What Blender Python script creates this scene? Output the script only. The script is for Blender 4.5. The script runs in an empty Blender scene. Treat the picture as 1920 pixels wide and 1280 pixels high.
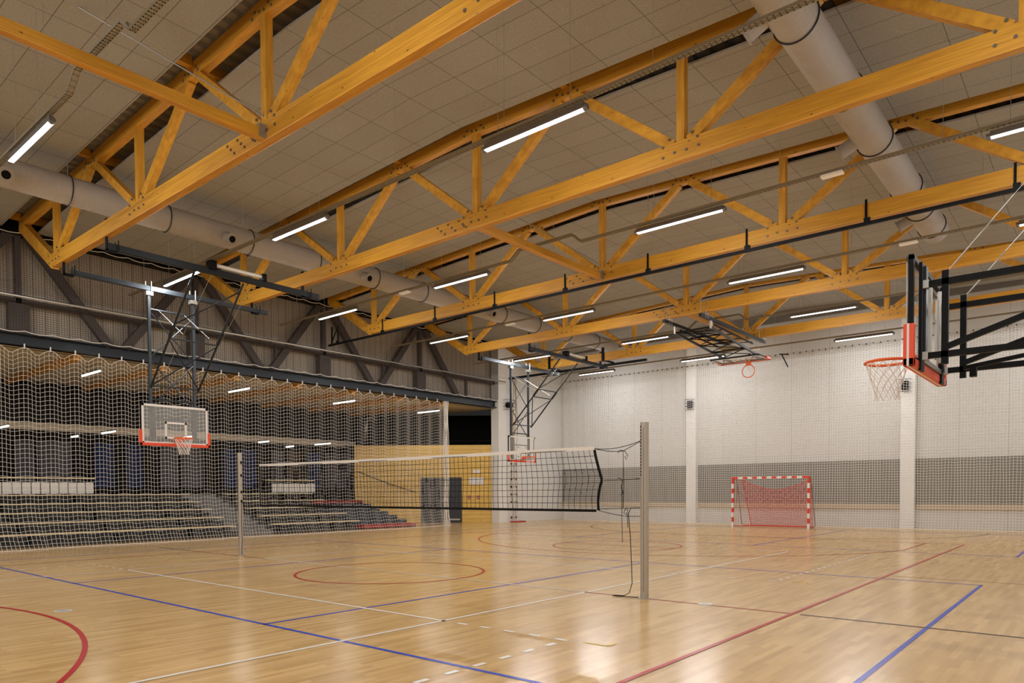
import bpy, math, random
from mathutils import Vector, Matrix
random.seed(7)
D = bpy.data
COL = bpy.context.scene.collection
PI = math.pi

# ------------------------------------------------------------------ materials
def mat(name, col, rough=.5, metal=0., emit=None, estr=0., coat=0., alpha=None, trans=0.):
    m = D.materials.new(name); m.use_nodes = True
    b = m.node_tree.nodes['Principled BSDF']
    b.inputs['Base Color'].default_value = (*col, 1)
    b.inputs['Roughness'].default_value = rough
    b.inputs['Metallic'].default_value = metal
    if coat: b.inputs['Coat Weight'].default_value = coat
    if emit:
        b.inputs['Emission Color'].default_value = (*emit, 1)
        b.inputs['Emission Strength'].default_value = estr
    if alpha is not None: b.inputs['Alpha'].default_value = alpha
    if trans: b.inputs['Transmission Weight'].default_value = trans
    return m

def N(nt, t, **kw):
    n = nt.nodes.new(t)
    for k, v in kw.items(): setattr(n, k, v)
    return n

def noisy(name, c1, c2, scale=8., rough=.6, stretch=(1, 1, 1), bump=0., detail=4., metal=0., coat=0., lo=.3, hi=.7):
    m = mat(name, c1, rough, metal, coat=coat); nt = m.node_tree; b = nt.nodes['Principled BSDF']
    tc = N(nt, 'ShaderNodeTexCoord'); mp = N(nt, 'ShaderNodeMapping'); mp.inputs['Scale'].default_value = stretch
    nz = N(nt, 'ShaderNodeTexNoise'); nz.inputs['Scale'].default_value = scale; nz.inputs['Detail'].default_value = detail
    rp = N(nt, 'ShaderNodeValToRGB'); rp.color_ramp.elements[0].color = (*c1, 1); rp.color_ramp.elements[1].color = (*c2, 1)
    rp.color_ramp.elements[0].position = lo; rp.color_ramp.elements[1].position = hi
    L = nt.links.new
    L(tc.outputs['Object'], mp.inputs[0]); L(mp.outputs[0], nz.inputs['Vector']); L(nz.outputs['Fac'], rp.inputs[0]); L(rp.outputs[0], b.inputs['Base Color'])
    if bump:
        bp = N(nt, 'ShaderNodeBump'); bp.inputs['Strength'].default_value = bump; bp.inputs['Distance'].default_value = .02
        L(nz.outputs['Fac'], bp.inputs['Height']); L(bp.outputs[0], b.inputs['Normal'])
    return m

def timber(name, stretch):
    """glued laminated timber: long grain, laminations, sparse knots"""
    m = mat(name, (.6, .3, .06), .45); nt = m.node_tree; b = nt.nodes['Principled BSDF']; L = nt.links.new
    tc = N(nt, 'ShaderNodeTexCoord')
    mp = N(nt, 'ShaderNodeMapping'); mp.inputs['Scale'].default_value = stretch
    nz = N(nt, 'ShaderNodeTexNoise'); nz.inputs['Scale'].default_value = 5; nz.inputs['Detail'].default_value = 5
    rp = N(nt, 'ShaderNodeValToRGB')
    rp.color_ramp.elements[0].color = (.49, .228, .022, 1); rp.color_ramp.elements[1].color = (.72, .365, .036, 1)
    rp.color_ramp.elements[0].position = .3; rp.color_ramp.elements[1].position = .7
    vo = N(nt, 'ShaderNodeTexVoronoi'); vo.inputs['Scale'].default_value = 4.5
    mp2 = N(nt, 'ShaderNodeMapping'); mp2.inputs['Scale'].default_value = tuple(.6 if s < 1 else 1.4 for s in stretch)
    kr = N(nt, 'ShaderNodeValToRGB'); kr.color_ramp.elements[0].color = (.22, .1, .03, 1); kr.color_ramp.elements[1].color = (1, 1, 1, 1)
    kr.color_ramp.elements[0].position = .035; kr.color_ramp.elements[1].position = .085
    mx = N(nt, 'ShaderNodeMixRGB', blend_type='MULTIPLY'); mx.inputs[0].default_value = 1
    L(tc.outputs['Object'], mp.inputs[0]); L(mp.outputs[0], nz.inputs['Vector']); L(nz.outputs['Fac'], rp.inputs[0])
    L(tc.outputs['Object'], mp2.inputs[0]); L(mp2.outputs[0], vo.inputs['Vector']); L(vo.outputs['Distance'], kr.inputs[0])
    L(rp.outputs[0], mx.inputs[1]); L(kr.outputs[0], mx.inputs[2]); L(mx.outputs[0], b.inputs['Base Color'])
    return m

def brick_mat(name, c1, c2, cm, bw, rh, mortar, swap='xy', rough=.5, coat=0., noise=None, spec=None, squash=1., off=.5, rvar=0.):
    m = mat(name, c1, rough, coat=coat); nt = m.node_tree; b = nt.nodes['Principled BSDF']; L = nt.links.new
    tc = N(nt, 'ShaderNodeTexCoord'); sp = N(nt, 'ShaderNodeSeparateXYZ'); cb = N(nt, 'ShaderNodeCombineXYZ')
    L(tc.outputs['Object'], sp.inputs[0])
    L(sp.outputs['XYZ'.index(swap[0].upper())], cb.inputs[0]); L(sp.outputs['XYZ'.index(swap[1].upper())], cb.inputs[1])
    br = N(nt, 'ShaderNodeTexBrick'); br.offset = off; br.squash = squash
    br.inputs['Scale'].default_value = 1; br.inputs['Brick Width'].default_value = bw; br.inputs['Row Height'].default_value = rh
    br.inputs['Mortar Size'].default_value = mortar; br.inputs['Mortar Smooth'].default_value = .1
    br.inputs['Color1'].default_value = (*c1, 1); br.inputs['Color2'].default_value = (*c2, 1); br.inputs['Mortar'].default_value = (*cm, 1)
    L(cb.outputs[0], br.inputs['Vector'])
    out = br.outputs['Color']
    if noise:
        nz = N(nt, 'ShaderNodeTexNoise'); nz.inputs['Scale'].default_value = noise[0]; nz.inputs['Detail'].default_value = 5
        mp = N(nt, 'ShaderNodeMapping'); mp.inputs['Scale'].default_value = noise[1]
        L(tc.outputs['Object'], mp.inputs[0]); L(mp.outputs[0], nz.inputs['Vector'])
        rp = N(nt, 'ShaderNodeValToRGB'); v0, v1 = noise[2]
        rp.color_ramp.elements[0].color = (v0, v0*.96, v0*.9, 1); rp.color_ramp.elements[1].color = (v1, v1, v1, 1)
        rp.color_ramp.elements[0].position = .3; rp.color_ramp.elements[1].position = .7
        L(nz.outputs['Fac'], rp.inputs[0])
        mx = N(nt, 'ShaderNodeMixRGB', blend_type='MULTIPLY'); mx.inputs[0].default_value = 1
        L(out, mx.inputs[1]); L(rp.outputs[0], mx.inputs[2]); out = mx.outputs[0]
    L(out, b.inputs['Base Color'])
    return m

M = {}
M['floor'] = brick_mat('floor_parquet', (.67, .445, .19), (.52, .325, .13), (.50, .315, .13), .62, .068, .0005, 'yx', .19, noise=(2.2, (3.2, .28, 1), (.88, 1.06)), off=.37)
M['wood_x'] = timber('timber_grain_x', (.25, 3, 9))
M['wood_z'] = timber('timber_grain_z', (3, 3, .3))
M['wood_y'] = timber('timber_grain_y', (3, .25, 9))
M['wood_d'] = timber('timber_grain_d', (1.2, 3, 1.2))
M['board_ceiling'] = brick_mat('woodwool_board', (.37, .37, .35), (.345, .345, .325), (.125, .123, .113), 1.2, .6, .006, 'xy', .95, noise=(55, (1, 1, 1), (.82, 1.12)), off=0)
M['deck'] = mat('steel_deck', (.34, .315, .28), .6, .0)
M['white_wall'] = noisy('white_wall', (.70, .70, .69), (.73, .73, .72), 1.5, .75)
M['white_panel'] = brick_mat('white_panel_wall', (.60, .595, .58), (.62, .615, .60), (.34, .335, .32), 1.55, 40, .006, 'xz', .75, off=0)
M['white_block'] = noisy('white_pillar', (.76, .76, .75), (.79, .79, .78), 2.5, .8)
M['grey_band'] = brick_mat('grey_acoustic_panel', (.235, .225, .20), (.215, .205, .18), (.13, .125, .11), 1.2, 5, .008, 'xz', .9, off=0)
M['beige'] = mat('beige_strip', (.50, .41, .29), .6)
M['gable'] = brick_mat('beige_sheet', (.58, .52, .44), (.55, .49, .42), (.32, .28, .24), .3, 20, .015, 'yz', .8, off=0)
M['yellow'] = brick_mat('yellow_boards', (.80, .54, .135), (.73, .48, .11), (.38, .24, .05), 2.4, .19, .008, 'xz', .4, off=.43, noise=(6, (.3, 1, 5), (.88, 1.08)))
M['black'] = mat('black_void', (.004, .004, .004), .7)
M['glass_dark'] = mat('dark_glazing', (.006, .006, .006), .45)
M['dark_steel'] = mat('dark_steel', (.022, .026, .032), .38, .3)
M['steel_blue'] = mat('grey_blue_steel', (.05, .062, .075), .33, .5)
M['purple_steel'] = mat('brown_grey_steel', (.085, .07, .07), .6)
M['black_paint'] = mat('black_paint', (.006, .0065, .007), .5)
M['galv'] = mat('galvanised', (.48, .47, .44), .4, .7)
M['tray'] = mat('tray_cream', (.32, .295, .245), .5, .3)
M['alu'] = mat('aluminium', (.44, .41, .365), .38, .35)
M['alu_d'] = mat('aluminium_dark', (.22, .20, .18), .4, .4)
M['duct'] = noisy('duct_fabric', (.40, .375, .355), (.43, .40, .38), 3, .7)
M['flange'] = mat('duct_flange', (.36, .33, .30), .5)
M['tube'] = mat('tube_light', (1, 1, 1), .4, emit=(1, .985, .965), estr=4)
M['tube'].cycles.emission_sampling = 'NONE'
M['tube_a'] = mat('tube_light_or_reflection', (1, 1, 1), .4, emit=(1, .93, .82), estr=3)
M['tube_a'].cycles.emission_sampling = 'NONE'
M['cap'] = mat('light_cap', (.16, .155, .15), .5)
M['led_panel'] = mat('exit_panel', (.72, .66, .56), .4, emit=(1, .9, .75), estr=.15)
M['led_panel'].cycles.emission_sampling = 'NONE'
M['white'] = mat('white_paint', (.78, .76, .73), .4)
M['white_net'] = mat('white_cord', (.85, .82, .77), .8)
M['wall_net'] = mat('wall_cord', (.93, .92, .90), .8)
M['dark_net'] = mat('dark_cord', (.045, .034, .028), .8)
M['black_cord'] = mat('black_cord', (.012, .011, .011), .8)
M['red'] = mat('red_pad', (.78, .075, .025), .45)
M['orange'] = mat('orange_rim', (.78, .12, .02), .4)
M['goal_red'] = mat('goal_red', (.68, .045, .015), .4)
M['goal_net'] = mat('goal_net_red', (.60, .09, .075), .8)
M['line_white'] = mat('line_white', (.80, .76, .69), .25)
M['line_blue'] = mat('line_blue', (.003, .045, .46), .25)
M['line_red'] = mat('line_red', (.43, .006, .014), .25)
M['line_black'] = mat('line_black', (.035, .03, .035), .25)
M['line_brown'] = mat('line_brown', (.33, .16, .05), .25)
M['line_yellow'] = mat('line_yellow', (.75, .52, .03), .3)
M['glass'] = mat('board_glass', (.9, .93, .93), .02, alpha=.13)
M['bench'] = mat('bench_wood', (.78, .64, .40), .45)
M['riser'] = noisy('grey_carpet', (.036, .034, .030), (.046, .043, .037), 9, .9)
M['aisle'] = mat('grey_step', (.17, .165, .16), .7)
M['navy'] = noisy('navy_mat', (.030, .048, .068), (.04, .06, .082), 5, .6)
M['red_mat'] = mat('red_mat', (.35, .02, .02), .6)
M['door'] = mat('door_grey', (.030, .034, .042), .45)
M['curtain_grey'] = noisy('grey_curtain', (.06, .06, .075), (.095, .092, .108), 2, .9, (1, 5, .2))
M['curtain_blue'] = noisy('blue_curtain', (.005, .014, .065), (.009, .025, .11), 2, .9, (1, 5, .2))
M['curtain_brown'] = noisy('brown_curtain', (.045, .028, .015), (.07, .045, .025), 2, .9, (1, 5, .2))
M['paper'] = mat('paper', (.72, .74, .80), .6)
M['sign_red'] = mat('sign_red', (.42, .03, .035), .5)
M['rope'] = noisy('hemp_rope', (.30, .20, .10), (.42, .30, .16), 20, .9)
M['metal_plate'] = mat('plate_steel', (.33, .32, .31), .4, .6)
M['bolt'] = mat('bolt_steel', (.20, .18, .16), .4, .6)
M['socket'] = mat('socket_cover', (.62, .60, .56), .3, .2)
M['ceil_annex'] = noisy('annex_ceiling', (.55, .50, .41), (.60, .54, .44), 6, .9)

for q in ('line_blue', 'line_red', 'line_black'):
    M[q].node_tree.nodes['Principled BSDF'].inputs['Specular IOR Level'].default_value = .25
for q in ('black_paint', 'dark_steel', 'black_cord', 'black', 'glass_dark'):
    M[q].node_tree.nodes['Principled BSDF'].inputs['Specular IOR Level'].default_value = .12 if q != 'dark_steel' else .3

# ------------------------------------------------------------------ mesh helpers
class MB:
    def __init__(s): s.v = []; s.f = []; s.mi = []
    def add(s, vs, fs, mi=0):
        o = len(s.v); s.v += [tuple(v) for v in vs]; s.f += [tuple(i+o for i in f) for f in fs]; s.mi += [mi]*len(fs); return s
    def box(s, x0, x1, y0, y1, z0, z1, mi=0):
        vs = [(x, y, z) for x in (x0, x1) for y in (y0, y1) for z in (z0, z1)]
        return s.add(vs, [(0,1,3,2),(4,6,7,5),(0,4,5,1),(2,3,7,6),(0,2,6,4),(1,5,7,3)], mi)
    def bar(s, a, b, w, h, side=None, mi=0):
        """rectangular bar from a to b; w along 'side', h across"""
        a = Vector(a); b = Vector(b); d = (b-a).normalized()
        sd = Vector(side) if side else (Vector((0,0,1)) if abs(d.z) < .9 else Vector((0,1,0))).cross(d)
        sd = (sd - d*sd.dot(d)).normalized(); u = d.cross(sd)
        vs = [p + sd*(i*w/2) + u*(j*h/2) for p in (a, b) for i, j in ((-1,-1),(1,-1),(1,1),(-1,1))]
        return s.add(vs, [(3,2,1,0),(4,5,6,7),(0,1,5,4),(1,2,6,5),(2,3,7,6),(3,0,4,7)], mi)
    def tube(s, pts, r, n=8, cap=True, closed=False, mi=0):
        pts = [Vector(p) for p in pts]; k = len(pts); vs = []; fs = []
        up = None
        for i, p in enumerate(pts):
            if closed: d = pts[(i+1) % k]-pts[i-1]
            else: d = pts[min(i+1, k-1)]-pts[max(i-1, 0)]
            d.normalize()
            if up is None: up = Vector((0,0,1)) if abs(d.z) < .9 else Vector((1,0,0))
            sx = up.cross(d)
            if sx.length < 1e-4: sx = Vector((0,1,0)).cross(d)
            sx.normalize(); uy = d.cross(sx); up = uy
            rr = r[i] if isinstance(r, (list, tuple)) else r
            vs += [p + sx*(rr*math.cos(2*PI*j/n)) + uy*(rr*math.sin(2*PI*j/n)) for j in range(n)]
        m = k if closed else k-1
        for i in range(m):
            a = i*n; b = ((i+1) % k)*n
            fs += [(a+j, a+(j+1) % n, b+(j+1) % n, b+j) for j in range(n)]
        if cap and not closed: fs += [tuple(range(n-1, -1, -1)), tuple((k-1)*n+j for j in range(n))]
        return s.add(vs, fs, mi)
    def cyl(s, a, b, r, n=16, mi=0): return s.tube([a, b], r, n, True, False, mi)
    def quad(s, a, b, c, d, mi=0): return s.add([a, b, c, d], [(0,1,2,3)], mi)
    def build(s, name, m, parent=None, smooth=False, loc=None, bevel=0):
        me = D.meshes.new(name)
        vs = s.v
        if loc is not None: vs = [(v[0]-loc[0], v[1]-loc[1], v[2]-loc[2]) for v in vs]
        me.from_pydata(vs, [], s.f)
        for q in (m if isinstance(m, (list, tuple)) else [m]): me.materials.append(M[q] if isinstance(q, str) else q)
        if any(s.mi): me.polygons.foreach_set('material_index', s.mi)
        if smooth: me.polygons.foreach_set('use_smooth', [True]*len(me.polygons))
        me.update()
        o = D.objects.new(name, me); COL.objects.link(o)
        if loc is not None: o.location = loc
        if parent: o.parent = parent
        if bevel:
            b = o.modifiers.new('bevel', 'BEVEL'); b.width = bevel; b.segments = 2; b.limit_method = 'ANGLE'
        return o

def tag(o, label, cat, group=None, kind=None):
    o['label'] = label; o['category'] = cat
    if group: o['group'] = group
    if kind: o['kind'] = kind
    return o
def struct(o, label=None):
    o['kind'] = 'structure'
    if label: o['label'] = label
    return o
def empty(name, loc, label, cat, group=None, rz=0):
    o = D.objects.new(name, None); COL.objects.link(o); o.location = loc; o.rotation_euler = (0, 0, rz); o.empty_display_size = .2
    return tag(o, label, cat, group)
def part(mb, name, m, root, **kw):
    """mesh given in world coordinates, parented to root at its world place (root unrotated)"""
    L = root.location
    mb.v = [(v[0]-L[0], v[1]-L[1], v[2]-L[2]) for v in mb.v]
    o = mb.build(name, m, root, **kw); return o
def sub(mb, name, m, par, root, **kw):
    L = root.location + (par.location if par is not root else Vector())
    mb.v = [(v[0]-L[0], v[1]-L[1], v[2]-L[2]) for v in mb.v]
    return mb.build(name, m, par, **kw)
def copy_tree(o, parent=None):
    c = o.copy(); COL.objects.link(c)
    if parent: c.parent = parent
    for ch in list(o.children): copy_tree(ch, c)
    return c

def net(mb, P, nu, nv, r, skip_u=1, skip_v=1, vu=True):
    """knotted net: P(i, j) grid points, cords along both directions, three-sided"""
    g = [[Vector(P(i, j)) for j in range(nv)] for i in range(nu)]
    def cord(pts, n1, n2):
        o = len(mb.v); k = len(pts)
        for p in pts:
            mb.v.append(tuple(p + n1*r)); mb.v.append(tuple(p - n1*(r*.5) + n2*(r*.87))); mb.v.append(tuple(p - n1*(r*.5) - n2*(r*.87)))
        for i in range(k-1):
            a = o+i*3
            for q in range(3): mb.f.append((a+q, a+(q+1) % 3, a+3+(q+1) % 3, a+3+q)); mb.mi.append(0)
    du = (g[-1][0]-g[0][0]).normalized(); dv = (g[0][-1]-g[0][0]).normalized(); nn = du.cross(dv).normalized()
    for i in range(0, nu, skip_u): cord(g[i], nn, du)
    for j in range(0, nv, skip_v): cord([g[i][j] for i in range(nu)], nn, dv)
    return mb

# ------------------------------------------------------------------ hall dimensions
XL, XR, YF, YB = -12.3, 12.3, 22.6, -22.5
TR = [-2.5, 2.5, 7.5, 12.5, 17.5]                    # truss planes in view
def ztop(x): return 9.45 - .037*abs(x)

# ------------------------------------------------------------------ floor with its painted lines
fl = MB().box(-20.2, XR, YB, YF, -.25, 0).build('floor', 'floor'); struct(fl, 'glossy honey coloured parquet sports floor with painted court lines')
def seg(mb, x0, y0, x1, y1, w=.05, z=.0022):
    z *= 1.5
    d = Vector((x1-x0, y1-y0)); d.normalize(); n = Vector((-d.y, d.x))*w/2
    mb.add([(x0-n.x, y0-n.y, z), (x1-n.x, y1-n.y, z), (x1+n.x, y1+n.y, z), (x0+n.x, y0+n.y, z)], [(0,1,2,3)])
def arc(mb, cx, cy, r, a0, a1, w=.05, z=.0026, n=64):
    z *= 1.5
    vs = []; fs = []
    for i in range(n+1):
        a = a0+(a1-a0)*i/n; c, s_ = math.cos(a), math.sin(a)
        vs += [(cx+(r-w)*c, cy+(r-w)*s_, z), (cx+r*c, cy+r*s_, z)]
    fs = [(2*i, 2*i+1, 2*i+3, 2*i+2) for i in range(n)]
    mb.add(vs, fs)
def line_obj(mb, name, m, label):
    o = mb.build(name, m, fl); o['label'] = label; return o
# white volleyball court and its dashed extensions
w = MB()
for x in (-4.475, 4.475): seg(w, x, -9, x, 9)
for y in (-8.975, -3.025, 0, 3.025, 8.975): seg(w, -4.5, y, 4.5, y)
for sx in (1, -1):
    for sy in (1, -1):
        for k in range(5): seg(w, sx*(4.72+.35*k), sy*3.025, sx*(4.87+.35*k), sy*3.025)
        k = 0
        while 3.2+.35*k < 9.0:
            seg(w, sx*6.25, sy*(3.2+.35*k), sx*6.25, sy*(3.35+.35*k), .06); k += 1
line_obj(w, 'volleyball_line', 'line_white', 'white volleyball court lines')
# blue crosswise volleyball courts
for cy, nm in ((0, 'near'), (15, 'far')):
    b = MB(); z = .0016
    for y in (cy-4.475, cy+4.475): seg(b, -9, y, 9, y, z=z)
    for x in (-8.975, -3, 0, 3, 8.975):
        if x == -.0: continue
        seg(b, x, cy-4.5, x, cy+4.5, .05 if abs(x) > 1 else .04, z=z)
    line_obj(b, 'crosswise_court_line', 'line_blue', 'blue crosswise volleyball court lines, %s court' % nm)
# red basketball court (lengthwise) with circle, key circle and three point arcs
r_ = MB(); z = .0030
for x in (-7.525, 7.525): seg(r_, x, -14, x, 14, z=z)
for y in (-14, 14): seg(r_, -7.5, y, 7.5, y, z=z)
for s0, s1 in ((-7.5, -4.5), (4.5, 7.5)): seg(r_, s0, 0, s1, 0, .04, z=.0019)
arc(r_, 0, 0, 1.8, 0, 2*PI)
for s_ in (1, -1):
    seg(r_, -6.6, s_*11.0, -6.6, s_*14, z=z); seg(r_, 6.6, s_*11.0, 6.6, s_*14, z=z)
    a = math.asin(1.42/6.75)
    if s_ > 0: arc(r_, 0, 12.43, 6.75, PI+a, 2*PI-a)
    else: arc(r_, .5, -12.43, 6.57, a, PI-a)
    arc(r_, 0, s_*8.2, 1.8, 0, 2*PI); seg(r_, -1.8, s_*8.2, 1.8, s_*8.2, z=z)
line_obj(r_, 'basketball_line', 'line_red', 'red basketball court lines and circles')
k_ = MB(); z = .0012
for s0, s1 in ((-10, -7.5), (7.62, 10.6)): seg(k_, s0, 0, s1, 0, .045, z=.0024)
for x in (-10, 10): seg(k_, x, 16, x, 20, z=z)
for s_ in (1,):
    seg(k_, -10, s_*20, 10, s_*20, z=z)
    arc(k_, 1.5, s_*20, 6, PI*1.5, 2*PI); arc(k_, -1.5, s_*20, 6, PI, PI*1.5); seg(k_, -1.5, s_*14.02, 1.5, s_*14.02, z=.0026)
line_obj(k_, 'handball_line', 'line_black', 'thin black handball court lines')
o_ = MB(); seg(o_, 7.6, 5.0, 10.4, 5.0, .03, z=.0024)
line_obj(o_, 'brown_line', 'line_brown', 'thin brown line right of the red sideline')
y_ = MB()
for yy, s_ in ((-2.98, 1), (3.15, -1)):
    seg(y_, 6.45, yy, 6.75, yy, .04); seg(y_, 6.73, yy, 6.73, yy+.16*s_, .04)
line_obj(y_, 'service_mark', 'line_yellow', 'small yellow corner marks')
def floor_socket(x, y, r, label):
    o = MB().cyl((x, y, .0005), (x, y, .005), r, 24).build('floor_socket', 'socket', None, loc=(x, y, 0)); tag(o, label, 'floor socket')
    MB().cyl((0, 0, .005), (0, 0, .0065), r*.62, 20).build('socket_lid', 'galv', o)
floor_socket(6.37, .04, .10, 'round steel floor socket cover on the red centre line beside the near net post')
floor_socket(.06, -5.62, .11, 'round floor socket cover just outside the red arc at the bottom left')

# ------------------------------------------------------------------ walls
struct(MB().box(XL-.2, XR+.3, YF, YF+.3, 0, 9.6).build('wall_far', 'white_panel'), 'white end wall behind the goal')
struct(MB().box(XR, XR+.3, YB, YF, 0, 9.6).build('wall_right', 'white_wall'), 'white side wall')
struct(MB().box(-20.2, XR+.3, YB-.3, YB, 0, 9.6).build('wall_back', 'white_wall'), 'white wall behind the viewpoint')
# dark/grey bands on the far wall between columns, beige timber strip below them
for x0, x1 in ((-12.2, -4.78), (-4.29, 4.28), (4.80, 12.2)):
    o = MB().box(x0, x1, YF-.05, YF, .95, 2.72).build('wall_panel', 'grey_band'); struct(o, 'grey acoustic wall band')
    o = MB().box(x0, x1, YF-.07, YF, .74, .95).build('trim_1', 'beige'); struct(o, 'beige timber strip under the grey band')
for x, nm in ((-4.535, 'left'), (4.54, 'right')):
    struct(MB().box(x-.245, x+.245, YF-.32, YF, 0, 9.5).build('wall_column', 'white_block'), 'white wall column, %s one on the end wall' % nm)
# left side: white wall portion near the far corner, with the pier the steel girder lands on
struct(MB().box(XL-.25, XL, 18.35, YF, 0, 9.4).build('wall_left', 'white_wall'), 'white side wall in the far corner')
struct(MB().box(XL-.45, XL+.03, 17.35, 18.45, 0, 9.3).build('wall_pier', 'white_block'), 'white pier at the end of the steel girder')
# upper wall above the stands opening
struct(MB().box(-12.95, -12.85, YB, 17.4, 5.62, 9.3).build('wall_upper', 'gable'), 'beige sheet wall above the stands, behind the girder')
# annex with stands
struct(MB().box(-20.2, -12.62, YB, 17.6, 5.62, 5.75).build('ceiling_annex', 'ceil_annex'), 'beige ceiling over the stands')
struct(MB().box(-19.75, -19.5, YB, 20, 0, 5.6).build('wall_annex', 'black'), 'black wall behind the stands')
struct(MB().box(-19.5, -19.46, YB, 14.2, 4.12, 5.62).build('window_1', 'glass_dark'), 'dark upper glazing behind the stands')
struct(MB().box(-19.5, -19.38, YB, 14.2, 3.86, 4.14).build('trim_2', M['ceil_annex']), 'beige slab edge between the glazing')
struct(MB().box(-19.5, -19.40, YB, 14.2, 1.7, 3.86).build('window_2', 'black'), 'dark lower glazing behind the stands')
# oblique yellow board wall
fw2 = Vector((-.7638, -.6454, 0))          # direction along the wall, from the pier outwards
ya = Vector((-12.42, 17.74, 0)); yang = math.atan2(-fw2.y, -fw2.x)
def ywall(t0, t1, z0, z1, d0, d1, name, m):
    """t measured from the pier outward; d = in front of the wall face"""
    mb = MB().box(-t1, -t0, -d1, -d0, z0, z1)
    o = mb.build(name, m); o.location = ya; o.rotation_euler = (0, 0, yang); return o
struct(ywall(0, 7.3, 0, 3.84, -.2, 0, 'wall_yellow', 'yellow'), 'yellow timber board wall with the door')
struct(ywall(-.4, 7.8, 3.84, 5.62, -3.2, -3.1, 'wall_shade_sheet', 'black'), 'black sheet standing for the dark opening above the yellow wall')  # black sheet paints in the darkness of the gallery opening
struct(ywall(-.4, 7.8, 3.80, 3.84, -3.1, -.2, 'floor_gallery', 'black'), 'dark gallery floor')
# door
d1 = ywall(1.98, 4.02, 0, 2.24, 0, .03, 'door_1', 'door'); struct(d1, 'dark grey double door in the yellow wall')
MB().box(-3.0-.006, -3.0+.006, -.034, -.03, 0, 2.22).build('door_gap', 'black', d1)
hd = MB(); hd.bar((-2.9, -.07, 1.0), (-2.9, -.07, 1.2), .02, .02); hd.bar((-2.9, -.02, 1.1), (-2.9, -.07, 1.1), .02, .02); hd.build('door_handle', 'galv', d1)
MB().box(-2.62, -2.08, -.035, -.03, .12, .2).build('kick_plate', 'alu', d1)
rl = empty('gallery_railing', ya, 'black tube railing along the top of the yellow board wall', 'railing', rz=yang)
rb = MB(); rb.tube([(-7.1, .3, 4.06), (-.15, .3, 4.06), (-.15, .05, 4.06)], .02); rb.build('top_rail', 'black_paint', rl)
for t in (7.1, 5.6, 4.1, 2.6, 1.1, .15): MB().tube([(-t, .3, 3.84), (-t, .3, 4.06)], .018).build('railing_post', 'black_paint', rl)
def on_yellow(name, m, t, z, w_, h_, label, cat, dd=.012):
    o = ywall(t-w_/2, t+w_/2, z-h_/2, z+h_/2, 0, dd, name, m)
    return tag(o, label, cat)
on_yellow('emergency_light', 'white', 1.25, 2.53, .34, .16, 'small white emergency light box on the yellow wall', 'light', .06)
nb = on_yellow('notice_sheet', 'paper', 1.42, 2.06, .36, .34, 'white notice sheet on the yellow wall, next to the door', 'notice')
on_yellow('notice_sheet', 'paper', 1.06, 2.06, .30, .34, 'white notice sheet on the yellow wall, next to the white pier', 'notice')
def round_sign(t, label):
    mb = MB().cyl((-t, -.002, 1.25), (-t, -.012, 1.25), .085, 20); o = mb.build('wall_sign', 'sign_red'); o.location = ya; o.rotation_euler = (0, 0, yang); tag(o, label, 'sign')
    MB().bar((-t-.05, -.013, 1.25), (-t+.05, -.013, 1.25), .003, .04).build('white_bar', 'white', o)
round_sign(1.62, 'small round red and white sign on the yellow wall, nearer the door')
round_sign(1.18, 'small round red and white sign on the yellow wall, nearer the pier')
hr = empty('handrail', ya, 'thin dark stair handrail sloping down across the yellow wall', 'handrail', rz=yang)
MB().tube([(-7.1, -.12, 2.55), (-5.6, -.12, 1.95), (-4.2, -.12, 1.50)], .02).build('rail', 'black_paint', hr)
for t, z_ in ((6.9, 2.47), (5.6, 1.95), (4.4, 1.56)): MB().tube([(-t, -.12, z_), (-t, 0, z_-.05)], .012).build('rail_bracket', 'black_paint', hr)
vd = MB().tube([(-19.2, 15.3, 5.45), (-19.2, 14.9, 5.4), (-19.2, 14.75, 5.2), (-19.2, 14.72, 4.1)], .13, 14).build('duct_pipe', 'galv', smooth=True, loc=(-19.2, 14.7, 4.1)); tag(vd, 'short pale pipe elbow on the black wall above the yellow wall corner', 'pipe')
# curtains in the lower glazing
cur = [(-.9, -.28, 'grey'), (-.15, .92, 'grey'), (1.7, 2.4, 'blue'), (2.9, 3.5, 'blue'), (-4.4, -3.2, 'grey'), (-3.0, -1.6, 'grey'),
       (4.2, 4.95, 'grey'), (5.1, 6.0, 'grey'), (6.95, 7.5, 'blue'), (7.75, 8.5, 'blue'), (9.3, 9.95, 'grey'), (10.1, 10.9, 'brown'), (11.3, 12.0, 'blue'), (12.3, 13.9, 'grey')]
ordn = ['first', 'second', 'third', 'fourth', 'fifth', 'sixth', 'seventh', 'eighth', 'ninth', 'tenth', 'eleventh', 'twelfth', 'thirteenth', 'fourteenth', 'fifteenth']
for i, (y0, y1, c) in enumerate(sorted(cur)):
    mb = MB(); n = 14
    for k in range(n):
        a = y0+(y1-y0)*k/n; b2 = y0+(y1-y0)*(k+1)/n; xa = -19.36+.025*math.sin(k*1.9); xb = -19.36+.025*math.sin((k+1)*1.9)
        mb.quad((xa, a, 1.75), (xb, b2, 1.75), (xb, b2, 3.5), (xa, a, 3.5))
    o = mb.build('curtain', 'curtain_'+c, smooth=True); tag(o, '%s curtain panel behind the stands, %s from the left' % (c, ordn[i]), 'curtain', 'curtain panels behind the stands')
# annex timber beams
for i in range(8):
    y = -3.55+2.5*i
    o = MB().box(-19.44, -12.7, y-.1, y+.1, 5.45, 5.62).build('ceiling_beam', 'wood_x')
    tag(o, 'orange timber beam over the stands, %s from the left' % ordn[i], 'beam', 'timber beams over the stands')
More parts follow.
